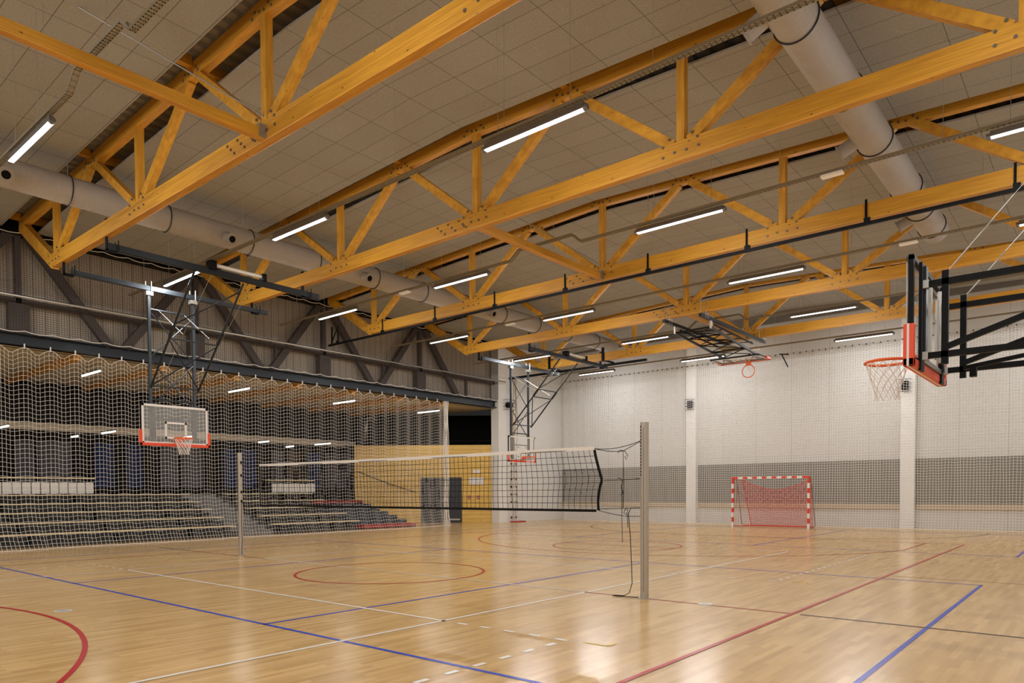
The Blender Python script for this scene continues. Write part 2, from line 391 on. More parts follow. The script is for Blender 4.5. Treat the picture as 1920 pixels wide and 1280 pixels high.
# annex lights, and glowing strips that imitate lamp reflections
def tube_or_reflection(x0, x1, y, z_, label, group):
    o = MB().box(x0, x1, y-.05, y+.05, z_+.02, z_+.07).build('tube_light', 'cap', loc=(x0, y, z_)); tag(o, label, 'light', group)
    m2 = MB().tube([(0, 0, 0), (x1-x0, 0, 0)], .035, 8); m2.build('diffuser', 'tube_a', o)
    if x1-x0 > 1.3:
        la = D.lights.new('tube_lamp', 'AREA'); la.shape = 'RECTANGLE'; la.size = x1-x0; la.size_y = .07; la.energy = 20; la.color = (1, .95, .87)
        lo = D.objects.new('lamp', la); COL.objects.link(lo); lo.parent = o; lo.location = ((x1-x0)/2, 0, -.04)
    return o
for i, y in enumerate((-5.0, -.12, 4.92, 9.7, 14.6)):
    tube_or_reflection(-15.05, -13.6, y, 5.36, ('white tube light over the stands, %s from the left' % ordn[i-1]) if i else 'white tube light over the stands outside the left edge', 'tube lights over the stands')
for i, (y, z_, x0, l) in enumerate(((-1.5, 3.82, -18.9, 1.2), (1.85, 3.84, -18.9, 1.2), (5.0, 3.86, -18.9, .9), (8.4, 3.82, -18.9, .8), (11.4, 3.86, -18.9, 1.2), (10.0, 3.70, -19.2, .6), (.9, 3.66, -19.2, .6))):  # glowing strips imitate lamp reflections in the dark glazing
    tube_or_reflection(x0, x0+l, y, z_, 'glowing strip imitating a lamp reflection behind the stands, %s' % ['over the first grey curtain', 'over the first blue curtain', 'seen through the left backboard', 'right of the far net post', 'nearest the yellow wall', 'small one over the brown curtain', 'small one over a grey curtain'][i], 'imitated lamp reflections behind the stands')

# ------------------------------------------------------------------ stands
def stand(y0, y1, label, skew=0):
    root = empty('bleacher', (-13, (y0+y1)/2, 0), label, 'bleacher', 'bleacher blocks beyond the net')
    for k in range(6):
        x = -12.95-.85*k; z_ = .38+.28*k if k < 5 else 1.52; z_ = (.38, .67, .95, 1.22, 1.50, 1.52)[k]
        yb = y1 - skew*k
        if k < 5:
            part(MB().box(x-.34, x, y0, yb, z_-.035, z_), 'seat_board', 'bench', root, bevel=.006)
            part(MB().box(x-.85, x-.06, y0, yb-.1, 0, max(.02, z_-.30)), 'step_deck', 'riser', root)
            y = y0+.3
            while y < yb-.1:
                part(MB().box(x-.3, x-.05, y, y+.05, max(0, z_-.36), z_-.035), 'seat_leg', 'black_paint', root) if (int(y*10) % 3 == 0 or True) else None
                y += 2.35
        else:
            part(MB().box(-18.6, x, y0, yb-.1, 0, 1.45), 'top_landing', 'riser', root)
    return root
bl = stand(-12, 3.98, 'tiered bleacher with five pale timber benches, the long block at the left', 0)
br_ = stand(5.45, 9.4, 'shorter tiered bleacher with pale benches between the grey aisle and navy steps', -.02)
ai = MB()
for k in range(9): ai.box(-18.3, -12.95-.52*k, 4.05, 5.4, .165*k, .165*(k+1))
o = ai.build('aisle_steps', 'aisle', loc=(-13, 4.7, 0)); tag(o, 'pale grey stair aisle between the two bleacher blocks', 'stairs')
# white panel row on the top tier
def white_panels(y0, y1, label):
    root = empty('panel_radiator', (-17.05, (y0+y1)/2, 1.53), label, 'radiator', 'white panel radiators on the top tier')
    y = y0; k = 0
    while y < y1-.1:
        part(MB().box(-17.1, -17.02, y, y+.245, 1.53, 1.92), 'radiator_panel', 'white', root, bevel=.01); y += .275
    part(MB().box(-17.14, -17.1, y0, y1, 1.6, 1.84), 'back_plate', 'black_paint', root)
    part(MB().box(-17.2, -17.0, y0-.2, y1+.1, 2.05, 2.09), 'rail', 'bench', root)
white_panels(-6, .8, 'row of white radiator panels on the top tier of the long bleacher')
white_panels(7.9, 9.95, 'short row of white radiator panels on the top tier behind the net tape')
# navy seating steps toward the yellow wall
ns = empty('padded_steps', (-13.5, 11.5, 0), 'navy padded seating steps with a red front tier beside the yellow wall', 'seating steps')
for k in range(7):
    x = -12.98-.62*k; ys = 9.62+.5*k if k < 5 else 11.5; ye = 12.52
    part(MB().box(x-.62, x, 9.62 if k < 5 else 11.0, ye, 0, .165*k+.03), 'step_base', 'riser', ns)
    y = 9.62
    while y < ye-.1:
        y2 = min(y+1.45, ye)
        part(MB().box(x-.6, x+.02, y+.01, y2-.01, .165*k+.03, .165*k+.16), 'cushion', 'red_mat' if k in (0, 6) else 'navy', ns, bevel=.02)
        y = y2
# ------------------------------------------------------------------ steel girder over the opening
gd = empty('steel_girder', (-12.55, 7.5, 5.7), 'dark steel lattice girder spanning the opening above the stands', 'girder')
g = MB(); g.box(-12.68, -12.38, YB, 17.4, 5.62, 5.66); g.box(-12.68, -12.38, YB, 17.4, 5.92, 5.96); g.box(-12.57, -12.50, YB, 17.4, 5.62, 5.96)
part(g, 'bottom_flange', 'dark_steel', gd)
g = MB(); g.box(-12.68, -12.42, YB, 17.4, 8.62, 8.95); part(g, 'top_chord', 'black', gd)
part(MB().box(-12.66, -12.5, YB, 17.4, 6.78, 6.92), 'middle_rail', 'purple_steel', gd)
for i in range(-5, 4):
    c = 5*i
    for s_ in (-1, 1):
        if c+s_*2.35 < 17.3: part(MB().bar((-12.58, c+s_*.22, 5.95), (-12.58, c+s_*2.3, 8.7), .2, .24, (1, 0, 0)), 'girder_brace', 'purple_steel', gd)
    if c+2.5 < 17: part(MB().box(-12.68, -12.5, c+2.38, c+2.52, 5.95, 8.7), 'girder_post', 'purple_steel', gd); part(MB().box(-12.72, -12.46, c+2.2, c+2.7, 5.95, 6.78), 'girder_web_plate', 'purple_steel', gd)
    part(MB().box(-12.66, -12.54, c+.35, c+.45, 5.95, 6.8), 'girder_strut', 'purple_steel', gd)
cd = MB().tube([(-11.95, -9, 6.85), (-11.95, 17.5, 6.85)], .035, 8).build('conduit_pipe', 'galv', smooth=True)
tag(cd, 'thin pale pipe running in front of the steel girder', 'pipe')
pb = empty('pipe_brackets', (-12.0, 5, 6.9), 'row of small steel brackets carrying the pale pipe', 'bracket')
for y in range(-7, 18, 3): part(MB().bar((-11.95, y, 6.85), (-12.45, y, 6.9), .03, .03), 'bracket_arm', 'galv', pb)

# ------------------------------------------------------------------ trusses
tlabel = ['nearest timber roof truss, crossing the top left corner', 'second timber roof truss from the camera, its lower beam crossing the whole view',
          'third timber roof truss, with the black curtain rail hung below it', 'fourth timber roof truss, carrying the folded-up basket', 'fifth timber roof truss, in front of the white end wall']
def make_truss():
    r = empty('roof_truss', (0, TR[0], 7.2), tlabel[0], 'roof truss', 'timber roof trusses across the hall')
    y = TR[0]; zb = 7.36
    part(MB().box(-9.78, 9.78, y-.08, y+.08, 7.195, 7.53), 'bottom_chord', 'wood_x', r, bevel=.008)
    for s_ in (-1, 1):
        part(MB().bar((0, y, ztop(0)-.13), (s_*12.25, y, ztop(12.25)-.13), .16, .26, (0, 1, 0)), 'top_chord', 'wood_x', r, bevel=.008)
    for x in (-9.6, -4.8, 0, 4.8, 9.6):
        part(MB().box(x-.075, x+.075, y-.07, y+.07, 7.5, ztop(x)-.24), 'vertical_post', 'wood_z', r, bevel=.006)
    dg = []
    for s_ in (-1, 1):
        dg += [((s_*9.72, 7.30), (s_*12.15, 8.80)), ((s_*9.45, 7.50), (s_*7.35, 8.98)), ((s_*4.95, 7.50), (s_*7.05, 8.98)), ((s_*4.65, 7.50), (s_*2.55, 9.13)), ((s_*.15, 7.50), (s_*2.25, 9.13))]
    for i, (a, b2) in enumerate(dg):
        part(MB().bar((a[0], y, a[1]), (b2[0], y, b2[1]), .14 if i % 5 else .18, .17 if i % 5 else .30, (0, 1, 0)), 'diagonal_brace', 'wood_d', r, bevel=.006)
    # bolts at the nodes, one mesh shared by all
    bm = MB().cyl((0, -.016, 0), (0, 0, 0), .024, 8).build('bolt', 'bolt', r)
    spots = []
    for x in (-9.6, -4.8, 0, 4.8, 9.6):
        pts = [(-.32, .10), (-.2, .2), (.32, .10), (.22, .2), (-.1, -.05), (.12, -.06), (-.32, -.08), (.34, -.05)]
        if x == 0: pts += [(-.25-.11*k, -.12+.09*(k % 3)) for k in range(9)]
        spots += [(x+dx, 7.4+dz) for dx, dz in pts]
    for x in (-7.2, -2.4, 2.4, 7.2, 0):
        spots += [(x+dx, ztop(x)-.08+dz) for dx, dz in ((-.2, -.06), (-.06, -.1), (.2, -.06), (.07, -.12), (-.28, -.14), (.28, -.14))]
    for k, (bx_, bz_) in enumerate(spots):
        o = bm if k == 0 else bm.copy()
        if k: COL.objects.link(o); o.parent = r
        o.location = (bx_, -.08, bz_-7.2)
    return r
t0 = make_truss()
trs = [t0]
for i in range(1, 5):
    c = copy_tree(t0); c.location = (0, TR[i], 7.2); c['label'] = tlabel[i]; trs.append(c)
# longitudinal brace beams between neighbouring trusses
for y0, y1, lb in ((-7.5, -2.58, 'orange timber brace beam crossing the top left corner towards the nearest truss'), (2.58, 7.42, 'orange timber brace beam linking the second and third trusses at mid span'), (12.58, 17.42, 'orange timber brace beam linking the fourth and fifth trusses')):
    r = empty('brace_beam', (0, y0, 7.3), lb, 'beam', 'lengthwise brace beams at mid span')
    part(MB().box(-.068, .068, y0, y1, 7.20, 7.37), 'beam', 'wood_y', r, bevel=.008)
    part(MB().box(-.09, .09, y1-.12, y1, 7.21, 7.42), 'steel_shoe', 'metal_plate', r)
    part(MB().tube([(0, y1, 7.6), (-1.9, y0+1.8 if y0 > -3 else -4.6, 9.12)], .012, 6), 'tie_rod', 'metal_plate', r)
# deck, ceiling boards, purlins
mb = MB(); prof = []
x = XL-.6; k = 0
while x < XR+.6:
    prof += [(x, 0), (x+.13, 0), (x+.16, .07), (x+.27, .07), (x+.30, 0)][:4]; x += .30
for (xa, za), (xb, zb_) in zip(prof, prof[1:]):
    mb.quad((xa, -8.2, ztop(xa)+.10+za), (xa, YF, ztop(xa)+.10+za), (xb, YF, ztop(xb)+.10+zb_), (xb, -8.2, ztop(xb)+.10+zb_))
struct(mb.build('ceiling_deck', 'deck'), 'corrugated steel roof deck seen in the gaps beside the trusses')
struct(MB().box(-13.2, XR+.3, YB, -8.2, 9.3, 9.4).build('ceiling_near', 'board_ceiling'), 'board ceiling behind the viewpoint')
bays = [(-8.2, -2.5)]+list(zip(TR, TR[1:]))+[(17.5, 23.0)]
for (a, b) in bays:
    y0 = a+.36 if a > -8 else a; y1 = b-.46 if b < 22.9 else YF-.6
    for s_ in (-1, 1):
        mb = MB(); xe = s_*12.3
        zt = lambda x, d: ztop(x)-.26+d
        vs = [(0, y0, zt(0, 0)), (xe, y0, zt(xe, 0)), (xe, y1, zt(xe, 0)), (0, y1, zt(0, 0)), (0, y0, zt(0, .04)), (xe, y0, zt(xe, .04)), (xe, y1, zt(xe, .04)), (0, y1, zt(0, .04))]
        mb.add(vs, [(0,1,2,3) if s_ > 0 else (3,2,1,0), (4,5,6,7), (0,1,5,4), (3,2,6,7), (1,2,6,5)])
        struct(mb.build('ceiling', 'board_ceiling'), 'tan wood-wool board ceiling between trusses')
for i, (a, b) in enumerate(bays[:-1]):
    for x in (-12.1, -7.2, -2.4, 2.4, 7.2, 12.1):
        y0 = a+.085 if a > -8 else a
        o = MB().box(x-.07, x+.07, y0, b-.085, ztop(x)-.075, ztop(x)+.095).build('roof_purlin', 'wood_y')
        tag(o, 'short timber purlin showing in the dark gaps between truss and ceiling boards', 'purlin', 'roof purlins above the ceiling boards')
struct(MB().box(XL, XR, YF-.62, YF-.5, 8.72, 9.35).build('trim_3', 'cap'), 'dark grey strip across the top of the end wall')  # solid dark grey strip just under the ceiling edge
struct(MB().box(-12.9, -12.2, YB, YF, 8.95, 9.1).build('trim_4', 'black'), 'black strip standing for the dark gap along the eaves')  # solid black strip paints in the darkness of the eaves gap

# ------------------------------------------------------------------ tube lights on trays
Y_ROWS = [-5, 0, 5, 10, 15, 20]
starts = [-9.35, -3.93, 2.46, 8.93]
bayn = ['in front of the nearest truss', 'between the first and second trusses', 'between the second and third trusses', 'between the third and fourth trusses', 'between the fourth and fifth trusses', 'beyond the fifth truss']
def make_light(x0, y, label, group='tube lights hung in rows across the hall'):
    r = empty('tube_light', (x0+1.02, y, 7.25), label, 'light', group)
    m = MB().box(x0+.04, x0+2.0, y-.039, y+.039, 7.185, 7.203); part(m, 'diffuser', 'tube', r)
    for s_ in (-1, 1):          # two lamps, turned outwards like the two flanks of the tube
        la = D.lights.new('tube_lamp', 'AREA'); la.shape = 'RECTANGLE'; la.size = 1.96; la.size_y = .045; la.energy = 58; la.color = (1, .985, .965)
        lo = D.objects.new('lamp', la); COL.objects.link(lo); lo.parent = r; lo.location = (0, s_*.033, 7.176-7.25); lo.rotation_euler = (s_*math.radians(40), 0, 0)
    part(MB().box(x0+.03, x0+2.01, y-.037, y+.037, 7.204, 7.25).box(x0+.03, x0+2.01, y-.03, y+.03, 7.25, 7.30), 'housing', 'cap', r)
    for a, b in ((x0-.02, x0+.04), (x0+2.0, x0+2.06)): part(MB().cyl((a, y, 7.215), (b, y, 7.222), .050, 14), 'end_cap', 'cap', r)
    for xx in (x0+.3, x0+1.75): part(MB().tube([(xx, y, 7.30), (xx, y, ztop(xx)-.27)], .0045, 5), 'suspension_wire', 'galv', r)
    return r
posn = ['leftmost', 'second from left', 'third from left', 'rightmost']
for j, x0 in enumerate(starts):
    proto = make_light(x0, -5, '')
    for i, y in enumerate(Y_ROWS + [-10, -15, -20]):  # last rows are unseen, added behind the viewpoint for fill light
        r = proto if i == 0 else copy_tree(proto)
        r.location = (x0+1.02, y, 7.25)
        if i < 6: r['label'] = 'bright tube light, %s of the row %s' % (posn[j], bayn[i])
        else: r['label'] = 'unseen tube light added behind the viewpoint for fill light'; r['group'] = 'unseen tube lights added behind the viewpoint'
def tray(y, pts, label):
    r = empty('cable_tray', (0, y, 7.35), label, 'cable tray', 'perforated cable trays above the tube lights')
    m = MB()
    for a, b in zip(pts, pts[1:]):
        a = Vector((a[0], y, a[1])); b = Vector((b[0], y, b[1])); n = max(1, int((b-a).length/.075)); d = (b-a)/n
        for s_ in (-1, 1):           # side flanges, bottom in rungs so that the perforation shows
            o = Vector((0, s_*.045, .02)); m.bar(a+o, b+o, .006, .045, (0, 1, 0))
            o2 = Vector((0, s_*.030, 0)); m.bar(a+o2, b+o2, .022, .004, (0, 1, 0))
        m.bar(a, b, .012, .004, (0, 1, 0))
        for k in range(n): m.bar(a+d*(k+.15), a+d*(k+.45), .085, .004, (0, 1, 0))
    part(m, 'tray_body', 'tray', r)
    x = -10.6
    while x < 11:
        part(MB().tube([(x, y, 7.34), (x, y, ztop(x)-.27)], .004, 5), 'hanger_wire', 'galv', r); x += 2.7
    return r
jog = [(-11.6, 7.345), (-1.15, 7.345), (-.85, 7.56), (.75, 7.56), (1.0, 7.345), (11.9, 7.345)]
flat = [(-11.6, 7.345), (11.9, 7.345)]
tlab = ['in front of the nearest truss, stepping over the brace beam', 'between the first and second trusses', 'between the second and third trusses, stepping over the brace beam', 'between the third and fourth trusses', 'between the fourth and fifth trusses', 'in front of the end wall']
for i, y in enumerate(Y_ROWS):
    tray(y, jog if i in (0, 2, 4) else flat, 'narrow perforated cable tray %s' % tlab[i])
for x, y, lb in ((-5.15, 5, 'white emergency light plate under the third-row tray, near the left duct'), (6.55, 5, 'white emergency light plate under the tray near the right grey duct'), (-5.35, 10, 'small emergency light plate between third and fourth trusses, at the left duct'), (6.85, 10, 'white emergency light plate under the tray beside the near backboard'), (-.6, 20, 'white emergency light plate on the tray at the end wall')):
    o = MB().box(-.19, .19, -.07, .07, -.05, 0).build('emergency_light', 'led_panel', bevel=.01); o.location = (x, y, 7.33); tag(o, lb, 'light', 'emergency light plates on the trays')

# ------------------------------------------------------------------ ventilation ducts
def duct(x, y0, y1, bands, nozzles, side, label):
    r = empty('ventilation_duct', (x, (y0+y1)/2, 8.22), label, 'duct', 'round ventilation ducts')
    n = 28; ring = []; rads = []
    y = y0
    while y <= y1+1e-6:
        ring += [(x, y, 8.22), (x, y+.012, 8.22)]; rads += [.3095, .307]; y += .11
        ring += [(x, y-.012, 8.22)]; rads += [.307]
    part(MB().tube(ring, rads, n, True), 'duct_body', 'duct', r, smooth=False)
    for yb in bands:
        c = [(x+.322*math.cos(a), yb, 8.22+.322*math.sin(a)) for a in [2*PI*k/32 for k in range(32)]]
        part(MB().tube(c, .012, 6, closed=True), 'hanger_ring', 'dark_steel', r)
        part(MB().tube([(x, yb, 8.54), (x, yb, ztop(x)-.27)], .006, 5), 'hanger_rod', 'galv', r)
    for yn in nozzles:
        d = Vector((side, 0, -.45)).normalized(); a = Vector((x, yn, 8.22))+d*.28; b = a+d*.30
        nz = part(MB().tube([a, b, b+d*.01], [.13, .13, .15], 20, False), 'nozzle', 'duct', r, smooth=True)
        sub(MB().tube([b-d*.02, b+d*.013, b+d*.018], [.155, .155, .085], 20, False), 'nozzle_flange', 'flange', nz, r)
        sub(MB().cyl(b-d*.0, b+d*.017, .09, 20), 'nozzle_opening', 'black', nz, r)
    return r
duct(-7.15, -8, 19.5, [-5.2, -3.05, -.92, 1.25, 3.35, 5.5, 7.55, 9.6, 11.6, 13.7, 15.9, 18], [-4.35, .5, 4.9, 10.6], 1, 'long round grey ventilation duct along the left side of the roof')
duct(7.0, -8, 12.38, [-6, -3, -.6, 1.6, 4.0, 6.1, 8.9, 10.4, 11.9], [-3.4, 1.1, 5.75, 10.8], -1, 'large round grey ventilation duct at the upper right')

# ------------------------------------------------------------------ basketball equipment
def ring_net(mb, c, n=12, rows=6, r0=.225, r1=.11, h=.42, rr=.0045, flip=1):
    for k in range(n):
        for s_ in (-1, 1):
            pts = []
            for j in range(rows+1):
                t = j/rows; rad = r0+(r1*1.15-r0)*min(1, t*1.25)+(.02*(t-.8) if t > .8 else 0)
                a = 2*PI*(k+s_*j*.5)/n
                pts.append(c+Vector((rad*math.cos(a), rad*math.sin(a), -h*t)))
            mb.tube(pts, rr, 4, False)
def backboard_parts(root, B, back=True):
    """B(y, z, d): y along the board, z above its lower edge, d in front of the face; returns nothing"""
    def bx(y0, y1, z0, z1, d0, d1, m=None):
        m = m or MB(); vs = [B(y, z_, d) for y in (y0, y1) for z_ in (z0, z1) for d in (d0, d1)]
        m.add(vs, [(0,1,3,2),(4,6,7,5),(0,4,5,1),(2,3,7,6),(0,2,6,4),(1,5,7,3)]); return m
    part(bx(-.9, .9, 0, 1.05, -.012, 0), 'glass_board', 'glass', root)
    m = MB()
    for a in ((-.9, -.84, 0, 1.05), (.84, .9, 0, 1.05), (-.9, .9, .99, 1.05), (-.9, .9, 0, .05)): bx(*a, 0, .004, m)
    part(m, 'border_line', 'white', root)
    m = MB()
    for a in ((-.295, -.245, .15, .60), (.245, .295, .15, .60), (-.295, .295, .55, .60), (-.295, .295, .15, .20)): bx(*a, 0, .004, m)
    part(m, 'target_square', 'white', root)
    m = MB()
    for a in ((-.91, -.86, 0, 1.05), (.86, .91, 0, 1.05), (-.91, .91, 1.01, 1.06), (-.91, .91, -.01, .05)): bx(*a, -.06, -.012, m)
    part(m, 'board_frame', 'black_paint', root)
    m = MB(); bx(-.96, .96, -.06, .02, -.08, .02, m); bx(-.96, -.89, -.06, .36, -.08, .02, m); bx(.89, .96, -.06, .36, -.08, .02, m)
    part(m, 'edge_padding', 'red', root, bevel=.008)
    m = MB(); bx(-.963, .963, -.063, -.058, -.035, -.015, m); bx(-.963, -.958, -.06, .36, -.035, -.015, m); bx(.958, .963, -.06, .36, -.035, -.015, m)
    part(m, 'padding_stripe', 'white', root)
    m = MB()
    for s_ in (-.55, .55): bx(s_-.05, s_+.05, .05, 1.0, -.12, -.06, m)
    part(m, 'board_mount', 'dark_steel', root)
def rim_parts(root, c, ax, up, yv, with_net=True):
    """rim centred at c; ax away from the board, up = board up, yv along the board"""
    pts = [c+ax*(.232*math.cos(a))+yv*(.232*math.sin(a)) for a in [2*PI*k/32 for k in range(32)]]
    o = part(MB().tube(pts, .017, 8, closed=True), 'hoop', 'orange', root, smooth=True)
    m = MB(); A = c-ax*.375
    vs = [A+yv*a+up*b+ax*d for a in (-.08, .08) for b in (-.09, .04) for d in (0, .16)]
    m.add(vs, [(0,1,3,2),(4,6,7,5),(0,4,5,1),(2,3,7,6),(0,2,6,4),(1,5,7,3)])
    part(m, 'hoop_bracket', 'orange', root, bevel=.01)
    m = MB(); m.bar(A+ax*.1-up*.10+yv*.05, c-ax*.2-up*.02+yv*.1, .02, .02); m.bar(A+ax*.1-up*.10-yv*.05, c-ax*.2-up*.02-yv*.1, .02, .02)
    part(m, 'hoop_brace', 'orange', root)
    if with_net:
        m = MB(); ring_net(m, c-Vector((0, 0, .01))); part(m, 'hoop_net', 'white', root)

def tower(cy, label):
    r = empty('ceiling_basket', (-9.05, cy, 2.85), label, 'basketball hoop', 'ceiling-hung basketball units on the left side')
    X1, X2 = -9.12, -6.5
    part(MB().box(X1-.05, X1+.05, cy-2.45, cy+2.9, 6.93, 7.05), 'ceiling_beam_rail', 'steel_blue', r)
    part(MB().box(X2-.05, X2+.05, cy-2.6, cy+2.9, 6.93, 7.07), 'ceiling_beam_rail', 'dark_steel', r)
    for X in (X1, X2):
        for y, sgn in ((cy-2.5, -1), (cy+2.5, -1)):
            m = MB(); yy = y-.09
            m.box(X-.045, X+.045, yy-.03, yy, 6.9, 7.60); m.box(X-.045, X+.045, yy-.03, y+.10, 6.88, 6.93)
            m.tube([(X-.09, yy+.2, 6.9), (X-.09, yy+.2, 7.15)], .012, 6); m.tube([(X+.09, yy+.2, 6.9), (X+.09, yy+.2, 7.15)], .012, 6)
            part(m, 'hanger_bracket', 'black_paint', r)
    # vertical mast frame
    for s_ in (-.6, .6):
        part(MB().box(X1-.035, X1+.035, cy+s_-.035, cy+s_+.035, 2.95, 6.93), 'mast_tube', 'steel_blue', r)
        m = MB(); m.tube([(X1-.06, cy+s_-.05, 6.86), (X1-.06, cy+s_-.05, 7.18)], .014, 6); m.tube([(X1+.06, cy+s_+.05, 6.86), (X1+.06, cy+s_+.05, 7.18)], .014, 6); m.box(X1-.08, X1+.08, cy+s_-.09, cy+s_+.09, 6.80, 6.90)
        part(m, 'rail_clamp', 'galv', r)
    for z_ in (6.45, 4.05, 3.55): part(MB().tube([(X1, cy-.6, z_), (X1, cy+.6, z_)], .024, 8), 'cross_tube', 'steel_blue', r)
    for a, b in ((6.4, 5.15), (5.15, 6.4), (5.1, 3.85), (3.85, 5.1)):
        part(MB().tube([(X1, cy-.6, a), (X1, cy+.6, b)], .018, 6), 'cross_brace', 'steel_blue', r)
    # inclined folding struts
    def S(t): return Vector((X1+.12+(X2-X1-.12)*t, 0, 4.35+(6.88-4.35)*t))
    for s_ in (-.64, .64):
        a = S(0); b = S(1); part(MB().tube([(a.x, cy+s_, a.z), (b.x, cy+s_, b.z)], .028, 8), 'folding_strut', 'dark_steel', r)
        part(MB().tube([(S(.46).x, cy+s_, S(.46).z), (S(.56).x, cy+s_, S(.56).z)], .045, 8), 'strut_joint', 'dark_steel', r)
    for t in (0.02, .45, .56): p_ = S(t); part(MB().tube([(p_.x, cy-.64, p_.z), (p_.x, cy+.64, p_.z)], .022, 8), 'cross_tube', 'steel_blue', r)
    for t0_, t1_ in ((.02, .44), (.44, .02), (.57, .93)):
        a = S(t0_); b = S(t1_); part(MB().tube([(a.x, cy-.64, a.z), (b.x, cy+.64, b.z)], .018, 6), 'cross_brace', 'dark_steel', r)
    for s_ in (-.35, .35): p_ = S(.5); part(MB().tube([(X1, cy+s_, 6.45), (p_.x, cy+s_, p_.z)], .012, 6), 'link_rod', 'galv', r)
    mt = part(MB().tube([(X2, cy-.15, 7.17), (X2, cy+1.15, 7.17)], .05, 12), 'winch_tube', 'white', r)
    part(MB().box(X2-.12, X2+.12, cy-.28, cy-.12, 7.03, 7.25), 'winch_motor', 'black_paint', r); part(MB().box(X2-.1, X2+.1, cy+1.15, cy+1.25, 7.05, 7.24), 'winch_bearing', 'black_paint', r)
    for s_ in (-.1, 1.0): part(MB().tube([(X2, cy+s_, 7.15), (X1+.05, cy+s_*.9-.35, 4.3)], .005, 4), 'winch_cable', 'galv', r)
    xb = -8.98; zb = 2.86
    backboard_parts(r, lambda y, z_, d: Vector((xb+d, cy+y, zb+z_)))
    for s_ in (-.6, .6):
        part(MB().box(X1-.03, xb-.10, cy+s_-.03, cy+s_+.03, 3.05, 3.11), 'mount_arm', 'dark_steel', r)
        part(MB().box(X1-.03, xb-.10, cy+s_-.03, cy+s_+.03, 3.7, 3.76), 'mount_arm', 'dark_steel', r)
    rim_parts(r, Vector((xb+.385, cy+.03, 3.01)), Vector((1, 0, 0)), Vector((0, 0, 1)), Vector((0, 1, 0)))
    return r
tower(.08, 'roof-hung glass basketball backboard with hoop at the left, before the divider net')
tower(15.12, 'farther roof-hung glass basketball backboard in front of the white corner wall')

# right-hand basket on wall arms
def wall_basket():
    r = empty('wall_basket', (8.92, .02, 2.8), 'red-padded glass basketball backboard and hoop on black wall arms, at the right edge', 'basketball hoop')
    xb, cy, zb = 8.90, .1, 2.83
    backboard_parts(r, lambda y, z_, d: Vector((xb-d, cy+y, zb+z_)))
    rim_parts(r, Vector((xb-.39, cy+.12, 3.0)), Vector((-1, 0, 0)), Vector((0, 0, 1)), Vector((0, 1, 0)))
    for s_ in (-.6, .6):
        y = cy+s_-.02
        part(MB().box(9.165, 9.225, y-.03, y+.03, 2.80, 3.74), 'arm_post', 'black_paint', r)
        part(MB().box(9.05, XR, y-.03, y+.03, 3.60, 3.66), 'arm_tube', 'black_paint', r)
        part(MB().box(9.05, XR, y-.03, y+.03, 2.87, 2.93), 'arm_tube', 'black_paint', r)
        part(MB().bar((9.2, y, 2.97), (11.1, y, 3.6), .055, .055, (0, 1, 0)), 'arm_brace', 'black_paint', r)
        part(MB().bar((11.1, y, 3.6), (12.3, y, 2.95), .055, .055, (0, 1, 0)), 'arm_brace', 'black_paint', r)
        m = MB(); m.box(8.99, 9.05, y-.04, y+.04, 3.59, 3.67); m.box(8.99, 9.05, y-.04, y+.04, 2.86, 2.94); m.tube([(8.97, y, 3.5), (8.97, y, 3.75)], .015, 6)
        part(m, 'hinge', 'galv', r)
        part(MB().box(8.97, 9.0, y-.08, y+.08, 2.75, 3.85), 'back_plate', 'black_paint', r)
        m = MB(); m.tube([(9.2, y, 3.72), (9.75, y, 4.35)], .006, 5); m.tube([(9.25, y+.02, 3.78), (9.42, y+.02, 3.97)], .006, 5); m.tube([(9.75, y, 4.35), (12.3, y, 7.25)], .003, 5)
        m.tube([(9.5, y, 4.06), (9.58, y, 4.155)], .008, 6)
        part(m, 'stay_cable', 'galv', r)
    part(MB().box(12.26, XR, cy-1, cy+1, 2.6, 3.9), 'wall_plate', 'black_paint', r)
    # height adjusting frame behind the glass
    m = MB()
    for s_ in (-.28, .28): m.box(8.985, 9.02, cy+s_-.02, cy+s_+.02, 2.95, 3.75)
    part(m, 'guide_rail', 'galv', r)
    part(MB().tube([(9.02, cy+.02, 2.95), (9.02, cy+.02, 3.6)], .018, 10), 'adjusting_spindle', 'galv', r)
    part(MB().bar((8.97, cy-.6, 2.88), (8.97, cy+.6, 2.88), .05, .05), 'lower_cross_bar', 'metal_plate', r)
    part(MB().box(8.93, 8.97, cy-.25, cy-.1, 2.83, 2.98), 'latch_block', 'black_paint', r)
    m = MB(); m.bar((9.3, cy-.2, 2.80), (9.9, cy-.2, 2.88), .04, .04); m.box(9.36, 9.42, cy-.24, cy-.16, 2.70, 2.80); part(m, 'crank_arm', 'black_paint', r)
    return r
wall_basket()

